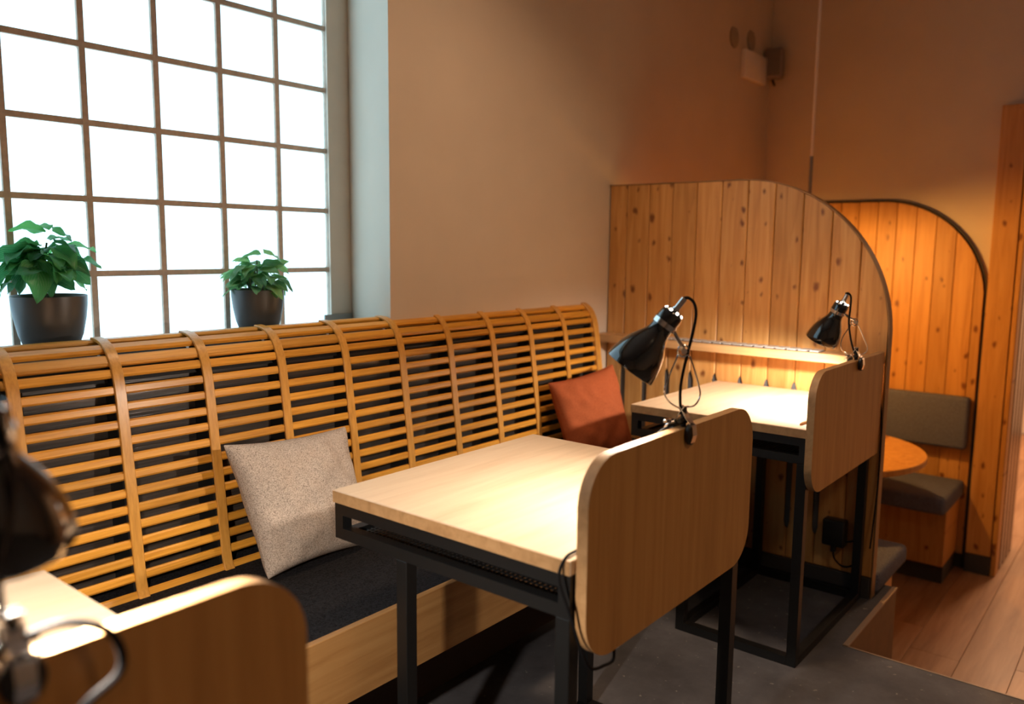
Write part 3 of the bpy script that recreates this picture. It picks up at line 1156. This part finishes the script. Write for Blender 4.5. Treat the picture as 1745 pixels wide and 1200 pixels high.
clamp_lamp('black clamp lamp on the privacy panel of the far desk, before the pine divider', (1.955, -1.495, 0.924),
           px([(1431, 511)], *A2)[0], (-0.32, -0.947),
           (px([(1452, 604), (1438, 597), (1432, 588), (1434, 572), (1444, 555)], *A2), px([(1460, 552), (1470, 572), (1477, 588), (1475, 597), (1466, 602)], *A2)),
           px([(1452, 545)], *A2)[0],
           px([(1434, 497), (1439, 496), (1444, 503), (1444, 520), (1443, 545), (1447, 570), (1452, 588), (1457, 600)], *A2), 36,
           [(1.955, -1.50, 0.935), (1.99, -1.48, 0.925), (2.06, -1.472, 0.90), (2.16, -1.47, 0.80), (2.235, -1.474, 0.758), (2.262, -1.50, 0.74), (2.262, -1.512, 0.60), (2.255, -1.512, 0.4), (2.24, -1.505, 0.2)], 0.0028, -0.33, 106)
A0 = (55, 1132, 2130.0)
clamp_lamp('black clamp lamp on the nearest desk, blurred at the left edge', (-0.565, -1.543, 0.924),
           px([(14, 655)], *A0)[0], (-0.05, -1.0),
           (px([(45, 1040), (-20, 1010), (-40, 960), (-35, 900), (0, 820)], *A0), px([(20, 900), (40, 1000), (45, 1060), (50, 1080)], *A0)),
           px([(15, 800)], *A0)[0],
           px([(0, 590), (30, 585), (55, 620), (62, 700), (75, 800), (60, 900), (40, 960), (40, 1060), (55, 1110)], *A0), 52,
           [(-0.565, -1.545, 0.94), (-0.53, -1.562, 0.95), (-0.50, -1.58, 0.935), (-0.495, -1.585, 0.90), (-0.53, -1.575, 0.87), (-0.60, -1.57, 0.80), (-0.62, -1.57, 0.60)], 0.0042, -0.35, 106)


# ------------------------------------------------------------------ cushions
def pillow(name, label, mat, TL, TR, BR, BL, thick, seed=1, n=30, amp=0.006):
    TL, TR, BR, BL = map(Vector, (TL, TR, BR, BL))
    c = (TL + TR + BR + BL) / 4
    ux = ((TR + BR) - (TL + BL)).normalized()
    nz = ((TL + TR) - (BL + BR)).cross(ux).normalized()
    if nz.dot(Vector((-0.8089, -2.28, 1.27)) - c) < 0:
        nz = -nz
    from mathutils import noise
    bm = bmesh.new()
    grid = {}
    for side in (1, -1):
        for i in range(n + 1):
            for j in range(n + 1):
                u, v = i / n * 2 - 1, j / n * 2 - 1
                edge = i in (0, n) or j in (0, n)
                if side == -1 and edge:
                    grid[(side, i, j)] = grid[(1, i, j)]
                    continue
                # edges bow inwards between the corners
                uu = u * (1 - 0.07 * (1 - v * v))
                vv = v * (1 - 0.07 * (1 - u * u))
                a, b = (uu + 1) / 2, (vv + 1) / 2
                p = (BL * (1 - a) + BR * a) * (1 - b) + (TL * (1 - a) + TR * a) * b
                h = thick * (max(0, (1 - u * u)) ** 0.45) * (max(0, (1 - v * v)) ** 0.45)
                nn = noise.noise(Vector((u * 1.6, v * 1.6, seed * 3.1 + side)))
                cr = noise.noise(Vector((u * 4 + v * 2, v * 3.2 - u, seed * 5.7 + side)))
                h *= 1 + 0.22 * nn
                off = h * side * 0.5 + (0 if edge else amp * cr * (1 - max(abs(u), abs(v)) ** 6))
                # creases pulled from the corners
                cd = min(math.hypot(u - a_, v - b_) for a_ in (-1, 1) for b_ in (-1, 1))
                if not edge and cd < 0.9:
                    ang = math.atan2(v, u) * 9
                    off += 0.0022 * math.sin(ang + seed) * (0.9 - cd)
                grid[(side, i, j)] = bm.verts.new(p + nz * (off) - c)
    for side in (1, -1):
        for i in range(n):
            for j in range(n):
                q = [grid[(side, i, j)], grid[(side, i + 1, j)], grid[(side, i + 1, j + 1)], grid[(side, i, j + 1)]]
                if side == -1:
                    q.reverse()
                bm.faces.new(q)
    o = obj(name, bm, mat, None, c, smooth=True)
    md = o.modifiers.new('sub', 'SUBSURF')
    md.levels = md.render_levels = 1
    tag(o, label, 'cushion')
    return o


pillow('cushion', 'square beige woven cushion leaning on the slatted backrest beside the middle desk', M['beige'],
       (0.262, -0.500, 0.792), (0.662, -0.488, 0.772), (0.632, -0.612, 0.455), (0.305, -0.615, 0.455), 0.15, 1, amp=0.012)
pillow('cushion', 'rust orange cushion in the corner of the slatted bench by the pine divider', M['rust'],
       (1.655, -0.462, 0.770), (2.03, -0.52, 0.812), (1.985, -0.66, 0.455), (1.635, -0.60, 0.455), 0.14, 4, amp=0.010)


# ------------------------------------------------------------------ potted plants
def leaf_mesh(length, width, droop, fold, wav, seed, pointy=1.0):
    rn = random.Random(seed)
    bm = bmesh.new()
    uvl = bm.loops.layers.uv.new('UVMap')
    nx, ny = 9, 4
    V = {}
    ph = rn.uniform(0, 6)
    for i in range(nx + 1):
        t = i / nx
        wd = width * (math.sin(PI * min(1, t * 0.96 + 0.03) ** (0.72 * pointy)) ** 0.85) * (1 - 0.15 * t)
        if i == 0:
            wd = width * 0.05
        if i == nx:
            wd = 0.0005
        for j in range(-ny, ny + 1):
            s = j / ny
            x = length * t
            yv = wd * s * 0.5
            z = -droop * length * t * t + fold * abs(s) * wd + wav * width * math.sin(t * 11 + ph + (1.5 if j > 0 else 0)) * abs(s) ** 2
            V[(i, j)] = bm.verts.new((x - droop * 0.3 * length * t ** 3, yv, z))
    for i in range(nx):
        for j in range(-ny, ny):
            f = bm.faces.new([V[(i, j)], V[(i + 1, j)], V[(i + 1, j + 1)], V[(i, j + 1)]])
            for lp, (a, b) in zip(f.loops, ((i, j), (i + 1, j), (i + 1, j + 1), (i, j + 1))):
                lp[uvl].uv = (a / nx, b / ny)
    me = bpy.data.meshes.new('leaf')
    bm.to_mesh(me)
    bm.free()
    me.polygons.foreach_set('use_smooth', [True] * len(me.polygons))
    return me


def plant(name, label, loc, pot_prof, leafmat, meshes, leaves, stems, soil_r, soil_z):
    t = thing(name, label, 'plant', loc)
    bm = bmesh.new()
    add_lathe(bm, pot_prof, (0, 0, 0), (0, 0, 1), 48)
    obj('pot', bm, M['pot'], t, smooth=True)
    bm = bmesh.new()
    add_lathe(bm, [(soil_z - 0.004, 0), (soil_z - 0.004, soil_r), (soil_z, soil_r), (soil_z + 0.004, soil_r * 0.5), (soil_z + 0.005, 0)], (0, 0, 0), (0, 0, 1), 24)
    obj('soil', bm, M['soil'], t, smooth=True)
    for s in stems:
        bm = bmesh.new()
        add_tube(bm, s, 0.0022, 6, 4)
        obj('stem', bm, M['stem'], t, smooth=True)
    for (p, yaw, pitch, roll, mi, sc) in leaves:
        o = bpy.data.objects.new('leaf', meshes[mi % len(meshes)])
        COL.objects.link(o)
        o.parent = t
        o.location = p
        o.rotation_euler = (roll, -pitch, yaw)
        o.scale = (sc, sc, sc)
    return t


def pot_profile(rt, rb, h):
    out = [(0, 0), (0, rb * 0.92), (0.003, rb), (h * 0.3, rb + (rt - rb) * 0.52), (h * 0.6, rb + (rt - rb) * 0.82), (h * 0.85, rb + (rt - rb) * 0.97), (h, rt)]
    inn = [(h + 0.0015, rt - 0.0015), (h, rt - 0.003), (h * 0.7, rb + (rt - rb) * 0.85 - 0.004), (h * 0.7, 0)]
    return out + inn


def R_(d):
    return math.radians(d)


mesh_big = [leaf_mesh(0.100, 0.070, 0.36, 0.12, 0.09, s) for s in (1, 2, 3)]
for me in mesh_big:
    me.materials.append(M['leaf_big'])
mesh_small = [leaf_mesh(0.070, 0.044, 0.30, 0.14, 0.05, s, 0.85) for s in (5, 6, 7)]
for me in mesh_small:
    me.materials.append(M['leaf_small'])
# directions: image left is (-0.63, 0.78), towards the viewer (-0.78, -0.62)
YL = math.atan2(0.776, -0.630)


def dirp(u, v, w):
    """right, up, towards viewer -> local xyz"""
    return Vector((0.630 * u - 0.776 * w, -0.776 * u - 0.630 * w, v))


def yaw_of(u, w):
    d = dirp(u, 0, w)
    return math.atan2(d.y, d.x)


# big plant; pot top at z=0.118, 1 px ~ 1.43 mm
k1 = 0.00143
big_spec = [  # (px from pot centre x, px above pot rim, toward viewer, direction u, w, pitch deg, roll, scale)
    (0, 104, 0.00, -1, 0.3, 22, 30, 0.86), (6, 108, 0.00, -0.9, -0.5, 35, -10, 0.55), (8, 106, -0.01, 1, 0.2, -2, -30, 0.78),
    (14, 86, 0.0, 1, 0.2, 2, -20, 0.80), (20, 78, 0.01, 1, 0.5, -18, 10, 0.92), (0, 80, 0.02, -1, 0.4, 15, 20, 0.85),
    (-8, 72, -0.02, -1, -0.3, 10, 0, 1.0), (-10, 72, 0.03, -1, 0.5, -5, 35, 1.18), (5, 74, -0.02, 0.3, -1, 15, 0, 0.9),
    (10, 66, 0.02, 0.8, 0.6, -2, -10, 0.9), (28, 60, 0.01, 1, 0.0, -18, 40, 0.85), (18, 50, 0.02, 1, 0.3, -8, 0, 0.88),
    (-5, 55, 0.04, -0.3, 1, -35, 10, 1.1), (2, 55, 0.045, 0.5, 0.8, -38, -10, 1.25), (-18, 50, 0.03, -1, 0.3, -18, 20, 1.15),
    (-20, 35, 0.02, -1, 0.4, -12, 0, 1.0), (-30, 30, 0.03, -0.9, 0.2, -20, -10, 0.85), (12, 40, 0.0, 1, -0.5, -5, 20, 0.85),
    (-14, 28, 0.05, -0.4, 0.8, -15, 10, 0.75), (8, 34, 0.04, 0.8, 0.7, -30, 0, 0.8), (-22, 60, -0.03, -1, -0.6, 6, -15, 1.0),
    (0, 90, -0.02, 0.2, -1, 20, 0, 0.8), (-38, 62, 0.0, -1, 0.1, 22, 50, 0.75), (15, 28, -0.02, 0.7, -0.8, -12, 0, 0.8),
    (-2, 68, 0.01, 0.1, 1, 5, 0, 0.75), (-12, 84, 0.0, -0.6, 0.7, -8, 15, 0.72), (14, 60, 0.03, 0.9, 0.5, -28, -30, 0.95),
    (34, 50, 0.0, 1, 0.1, -38, 60, 0.80), (-46, 46, 0.01, -1, 0.0, -5, 10, 0.85)]
rn = random.Random(23)
for i in range(34):
    th, rr_ = rn.uniform(0, 2 * PI), rn.uniform(0.15, 0.85)
    a, b = 42 * rr_ * math.cos(th), 50 + 34 * rr_ * math.sin(th)
    big_spec.append((a, b, rn.uniform(-0.04, 0.045), a / 40 + rn.uniform(-0.5, 0.5), rn.uniform(-0.7, 0.9), rn.uniform(-16, 26), rn.uniform(-35, 35), rn.uniform(0.7, 1.05)))
leaves = []
for i, (a, b, w, du, dw, pi_, ro, sc) in enumerate(big_spec):
    leaves.append((dirp(a * k1, 0.136 + (b + 6) * k1 * 0.98, w), yaw_of(du, dw), R_(pi_), R_(ro), i, sc * 0.92))
stems = [[dirp(0, 0.11, 0), dirp(0.004, 0.17, 0.0), dirp(-0.004, 0.22, 0), dirp(0.002, 0.265, 0)],
         [dirp(-0.01, 0.11, 0.01), dirp(-0.02, 0.15, 0.02), dirp(-0.03, 0.19, 0.01)],
         [dirp(0.012, 0.11, 0), dirp(0.02, 0.16, 0.01), dirp(0.024, 0.21, 0.01)],
         [dirp(-0.004, 0.105, 0.02), dirp(-0.016, 0.14, 0.03), dirp(-0.022, 0.16, 0.035)],
         [dirp(0.01, 0.11, 0.02), dirp(0.01, 0.15, 0.03), dirp(0.004, 0.185, 0.03)]]
plant('potted_plant', 'leafy plant with big glossy leaves in the larger grey pot on the window sill', (0.030, -0.14, SILL),
      pot_profile(0.0845, 0.057, 0.136), M['leaf_big'], mesh_big, leaves, stems, 0.074, 0.098)
k2 = 0.00175
rn = random.Random(11)
small_spec = []
for i in range(56):
    a = rn.uniform(-1, 1)
    b = rn.uniform(0, 1)
    x = a * 30 * (1 - 0.35 * b)
    yv = 4 + b * 46
    w = rn.uniform(-0.03, 0.04)
    du = a + rn.uniform(-0.5, 0.5)
    dw = w * 25 + rn.uniform(-0.4, 0.5)
    small_spec.append((x, yv, w, du, dw, rn.uniform(-25, 25) + (b - 0.4) * 20 - 10, rn.uniform(-35, 35), rn.uniform(0.75, 1.1)))
small_spec += [(12, 66, 0.0, 1, 0.4, -5, -25, 1.15), (8, 64, 0.0, -1, 0.4, 0, 20, 1.0), (-12, 50, 0, -1, 0.2, 15, 30, 0.8), (-32, 30, 0, -1, 0.1, -4, 20, 0.85),
               (-28, 32, 0.01, -1, 0.3, 2, 10, 0.9), (-30, 20, 0.01, -1, 0.2, -20, 0, 0.8), (36, 20, 0.01, 1, 0.2, -22, 0, 0.95), (30, 14, 0.02, 1, 0.5, -14, 20, 0.9),
               (24, 40, 0.0, 1, 0.0, 28, 60, 0.85)]
leaves = [(dirp(a * k2, 0.132 + (b + 1) * k2 * 0.93, w), yaw_of(du, dw), R_(pi_), R_(ro), i, sc) for i, (a, b, w, du, dw, pi_, ro, sc) in enumerate(small_spec)]
stems = [[dirp(x, 0.09, w), dirp(x * 1.4, 0.13, w), dirp(x * 1.8, 0.13 + h, w)] for x, w, h in ((0, 0, 0.09), (-0.012, 0.01, 0.05), (0.012, 0.0, 0.07), (-0.018, 0, 0.03), (0.018, 0.01, 0.03), (0.006, 0.02, 0.04), (-0.006, -0.01, 0.06))]
plant('potted_plant', 'small bushy plant with pale-veined leaves in the smaller grey pot on the window sill', (0.618, -0.14, SILL),
      pot_profile(0.077, 0.052, 0.132), M['leaf_small'], mesh_small, leaves, stems, 0.068, 0.096)

# ------------------------------------------------------------------ booth behind the divider
arch = thing('arched_panel', 'amber pine panel with rounded top corner on the end wall of the booth', 'panel')
AX = 3.955
ajoints = [-0.40 - 0.0985 * k for k in range(0, 12)]
ajoints = [y for y in ajoints if y > -1.50] + [-1.528]
atf = lambda yv: arch_top(yv, -1.010, 0.519, 1.543)
for i in range(len(ajoints) - 1):
    ya, yb = ajoints[i], ajoints[i + 1]
    bm = bmesh.new()
    out = [(a - ya, b) for a, b in plank_outline(ya, yb, LOW + 0.08, atf)]
    add_prism(bm, out, 'x', 0.0, 0.014, 0.0022, 1)
    obj('plank', bm, M['pine_dark'], arch, (AX, ya, 0))
bm = bmesh.new()
ar = [(-0.40, LOW)] + [(-0.40, 1.557)] + [(-1.010 - 0.534 * math.sin(a), 1.024 + 0.533 * math.cos(a)) for a in [PI / 2 * k / 24 for k in range(25)]] + [(-1.544, LOW)]
add_prism(bm, ar, 'x', AX + 0.0145, BX - 0.002)
obj('shadow_rim_board', bm, M['shadow_rim'], arch)  # dark board wider than the planks, draws their shadow rim on the wall

# pine clad pier beside the opening
pier = thing('pine_pier', 'pine clad pier beside the opening at the right edge', 'pier')
for (ya, yb) in ((-1.546, -1.66),):
    bm = bmesh.new()
    add_box(bm, 0, 0.052, yb - ya, 0, LOW + 0.10, 2.0, 0.002)
    obj('cladding_board', bm, M['pine_dark'], pier, (BX - 0.054, ya, 0))
boxobj('skirting', M['skirting'], BX - 0.060, BX - 0.0545, -1.665, -1.546, LOW, LOW + 0.10, pier)
jw = bmesh.new()
add_box(jw, BX - 0.054, BX + 0.05, -1.690, -1.6655, LOW, 2.0, 0.004)
obj('jamb_board', jw, M['pine_dark'], pier)
for k in range(4):
    boxobj('jamb_strip', M['jamb'], BX + 0.065 + k * 0.11, BX + 0.155 + k * 0.11, -1.692, -1.6655, LOW, 2.0, pier, 0.008, 2)


def soft_box(bm, x0, x1, y0, y1, z0, z1, r=0.02):
    add_box(bm, x0, x1, y0, y1, z0, z1, r, 4)


# bench on the end wall
eb = thing('booth_bench', 'pine booth bench with grey upholstery under the amber arched panel', 'bench', group='booth benches around the round table')
boxobj('seat_base', M['pine_dark'], 3.62, AX - 0.001, -1.50, -0.36, LOW + 0.10, -0.005, eb, 0.002)
boxobj('plinth', M['skirting'], 3.66, AX - 0.001, -1.495, -0.36, LOW, LOW + 0.0995, eb)
bm = bmesh.new()
soft_box(bm, 3.50, AX - 0.001, -1.515, -0.36, -0.004, 0.085, 0.022)
obj('seat_cushion', bm, M['grey_fabric'], eb, smooth=True)
bm = bmesh.new()
soft_box(bm, 3.885, AX - 0.001, -1.515, -0.36, 0.255, 0.53, 0.018)
obj('back_cushion', bm, M['grey_fabric'], eb, smooth=True)
# bench on the back of the divider
fb = thing('booth_bench', 'pine booth bench with grey seat cushion behind the tall pine divider', 'bench', group='booth benches around the round table')
boxobj('seat_base', M['pine_dark'], 2.442, 2.62, -1.50, -0.36, LOW + 0.10, -0.003, fb, 0.002)
boxobj('plinth', M['skirting'], 2.442, 2.60, -1.495, -0.36, LOW, LOW + 0.0995, fb)
bm = bmesh.new()
soft_box(bm, DX + 0.045, 2.74, -1.525, -0.36, 0.001, 0.082, 0.022)
obj('seat_cushion', bm, M['grey_fabric'], fb, smooth=True)
bm = bmesh.new()
soft_box(bm, DX + 0.045, DX + 0.105, -1.50, -0.36, 0.26, 0.56, 0.018)
obj('back_cushion', bm, M['grey_fabric'], fb, smooth=True)

# round table
rt = thing('round_table', 'round pine table half hidden behind the tall divider in the booth', 'table', (3.10, -0.99, LOW))
bm = bmesh.new()
add_lathe(bm, [(0.722, 0), (0.722, 0.496), (0.725, 0.50), (0.747, 0.50), (0.75, 0.497), (0.75, 0)], (0, 0, 0), (0, 0, 1), 64)
obj('tabletop', bm, M['pine_dark'], rt, smooth=True)
bm = bmesh.new()
add_lathe(bm, [(0.012, 0), (0.012, 0.03), (0.70, 0.03), (0.705, 0.12), (0.7215, 0.12), (0.7215, 0)], (0, 0, 0), (0, 0, 1), 24)
obj('column', bm, M['steel'], rt, smooth=True)
bm = bmesh.new()
add_lathe(bm, [(0, 0), (0, 0.22), (0.008, 0.22), (0.014, 0.04), (0.014, 0)], (0, 0, 0), (0, 0, 1), 32)
obj('base_plate', bm, M['steel'], rt, smooth=True)

# pendant lamp above it
pd = thing('pendant_lamp', 'pendant lamp on a thin pale cord hanging behind the tall pine divider', 'lamp', (3.10, -0.912, 1.25))
bm = bmesh.new()
add_tube(bm, [(0, 0, 0.46), (0, 0, ZC - 1.25 - 0.02)], 0.0065, 10, 0)
obj('cord', bm, M['white_cord'], pd, smooth=True)
bm = bmesh.new()
add_tube(bm, [(0, 0, 0.13), (0, 0, 0.465)], 0.0085, 12, 0)
obj('tube', bm, M['brass'], pd, smooth=True)
bm = bmesh.new()
add_lathe(bm, [(0.0, 0), (0.0, 0.045), (-0.02, 0.05), (-0.02, 0)], (0, 0, ZC - 1.25), (0, 0, 1), 24)
obj('ceiling_rose', bm, M['white_plastic'], pd, smooth=True)
bm = bmesh.new()
add_lathe(bm, [(0.135, 0.012), (0.125, 0.04), (0.10, 0.09), (0.07, 0.14), (0.030, 0.175), (0.029, 0.1735), (0.068, 0.138), (0.098, 0.088), (0.122, 0.038), (0.13, 0.012)], (0, 0, 0), (0, 0, 1), 40)
obj('lamp_shade', bm, M['brass'], pd, smooth=True)
bm = bmesh.new()
add_lathe(bm, [(0.11, 0), (0.10, 0.02), (0.07, 0.022), (0.05, 0.034), (0.03, 0.03), (0.015, 0.0)], (0, 0, 0), (0, 0, 1), 20)
obj('bulb', bm, emit('pendant_bulb', (1.0, 0.62, 0.25), 40), pd, smooth=True)
ld = bpy.data.lights.new('pendant_light', 'POINT')
ld.energy = 34
ld.color = (1.0, 0.47, 0.10)
ld.shadow_soft_size = 0.03
lo = bpy.data.objects.new('pendant_light', ld)
COL.objects.link(lo)
lo.parent = pd
lo.location = (0, 0, -0.02)

# ------------------------------------------------------------------ fittings high on the walls
for k, (vx, vz, rr) in enumerate(((3.473, 2.41, 0.055), (3.695, 2.435, 0.055))):
    v = thing('wall_vent', ('round slotted wall vent near the corner, the one farther left', 'round slotted wall vent just above the white cover plate')[k], 'vent', (vx, WY, vz), group='round vents in the window wall')
    bm = bmesh.new()
    add_lathe(bm, [(0, 0), (0, rr), (0.003, rr), (0.003, 0)], (0, 0, 0), (0, -1, 0), 28)
    obj('vent_disc', bm, M['vent_dark'], v, smooth=True)
    bar = None
    for j in range(9):
        zz = -rr + rr * 2 * (j + 0.5) / 9
        hw_ = math.sqrt(rr * rr - zz * zz)
        bm = bmesh.new()
        add_box(bm, -hw_, hw_, -0.006, -0.003, zz - 0.0028, zz + 0.0028)
        obj('vent_bar', bm, M['wall'], v)
cp = thing('cover_plate', 'square white cover box on the window wall close to the corner', 'cover', (3.715, WY, 2.293))
bm = bmesh.new()
add_box(bm, -0.145, 0.145, -0.030, -0.001, -0.075, 0.075, 0.004, 2)
obj('plate', bm, M['white_plastic'], cp, smooth=True)
bm = bmesh.new()
add_box(bm, -0.135, 0.135, -0.0015, 0.0, -0.068, 0.068)
obj('back_box', bm, M['grey_plastic'], cp)
sp = thing('wall_speaker', 'small grey wall speaker mounted in the corner beside the white cover box', 'speaker', (3.90, -0.385, 2.34), R_(12))
bm = bmesh.new()
add_box(bm, -0.035, 0.045, -0.055, 0.050, -0.085, 0.085, 0.016, 4)
obj('cabinet', bm, M['grey_plastic'], sp, smooth=True)
bm = bmesh.new()
add_tube(bm, [(0.02, 0.01, -0.08), (0.02, 0.0, -0.105), (0.05, 0.0, -0.110)], 0.008, 8, 4)
obj('mounting_arm', bm, M['rubber'], sp, smooth=True)
bm = bmesh.new()
add_box(bm, -0.0365, -0.0345, -0.04, 0.035, -0.072, 0.072, 0.0005)
obj('speaker_grille', bm, plain('speaker_cloth', (0.16, 0.14, 0.13), 0.8), sp)

# added ceiling lamps (outside the frame, fill light for the room)
for k, (cx, cy, cz) in enumerate(CEIL):
    c = thing('added_ceiling_lamp', ('unseen flat square ceiling lamp added above the slatted bench', 'unseen flat square ceiling lamp added above the middle of the room', 'unseen flat square ceiling lamp added nearest the wall behind the viewer')[k], 'lamp', (cx, cy, ZC))
    boxobj('housing', M['white_plastic'], -0.2, 0.2, -0.2, 0.2, -0.11, -0.001, c, 0.005)
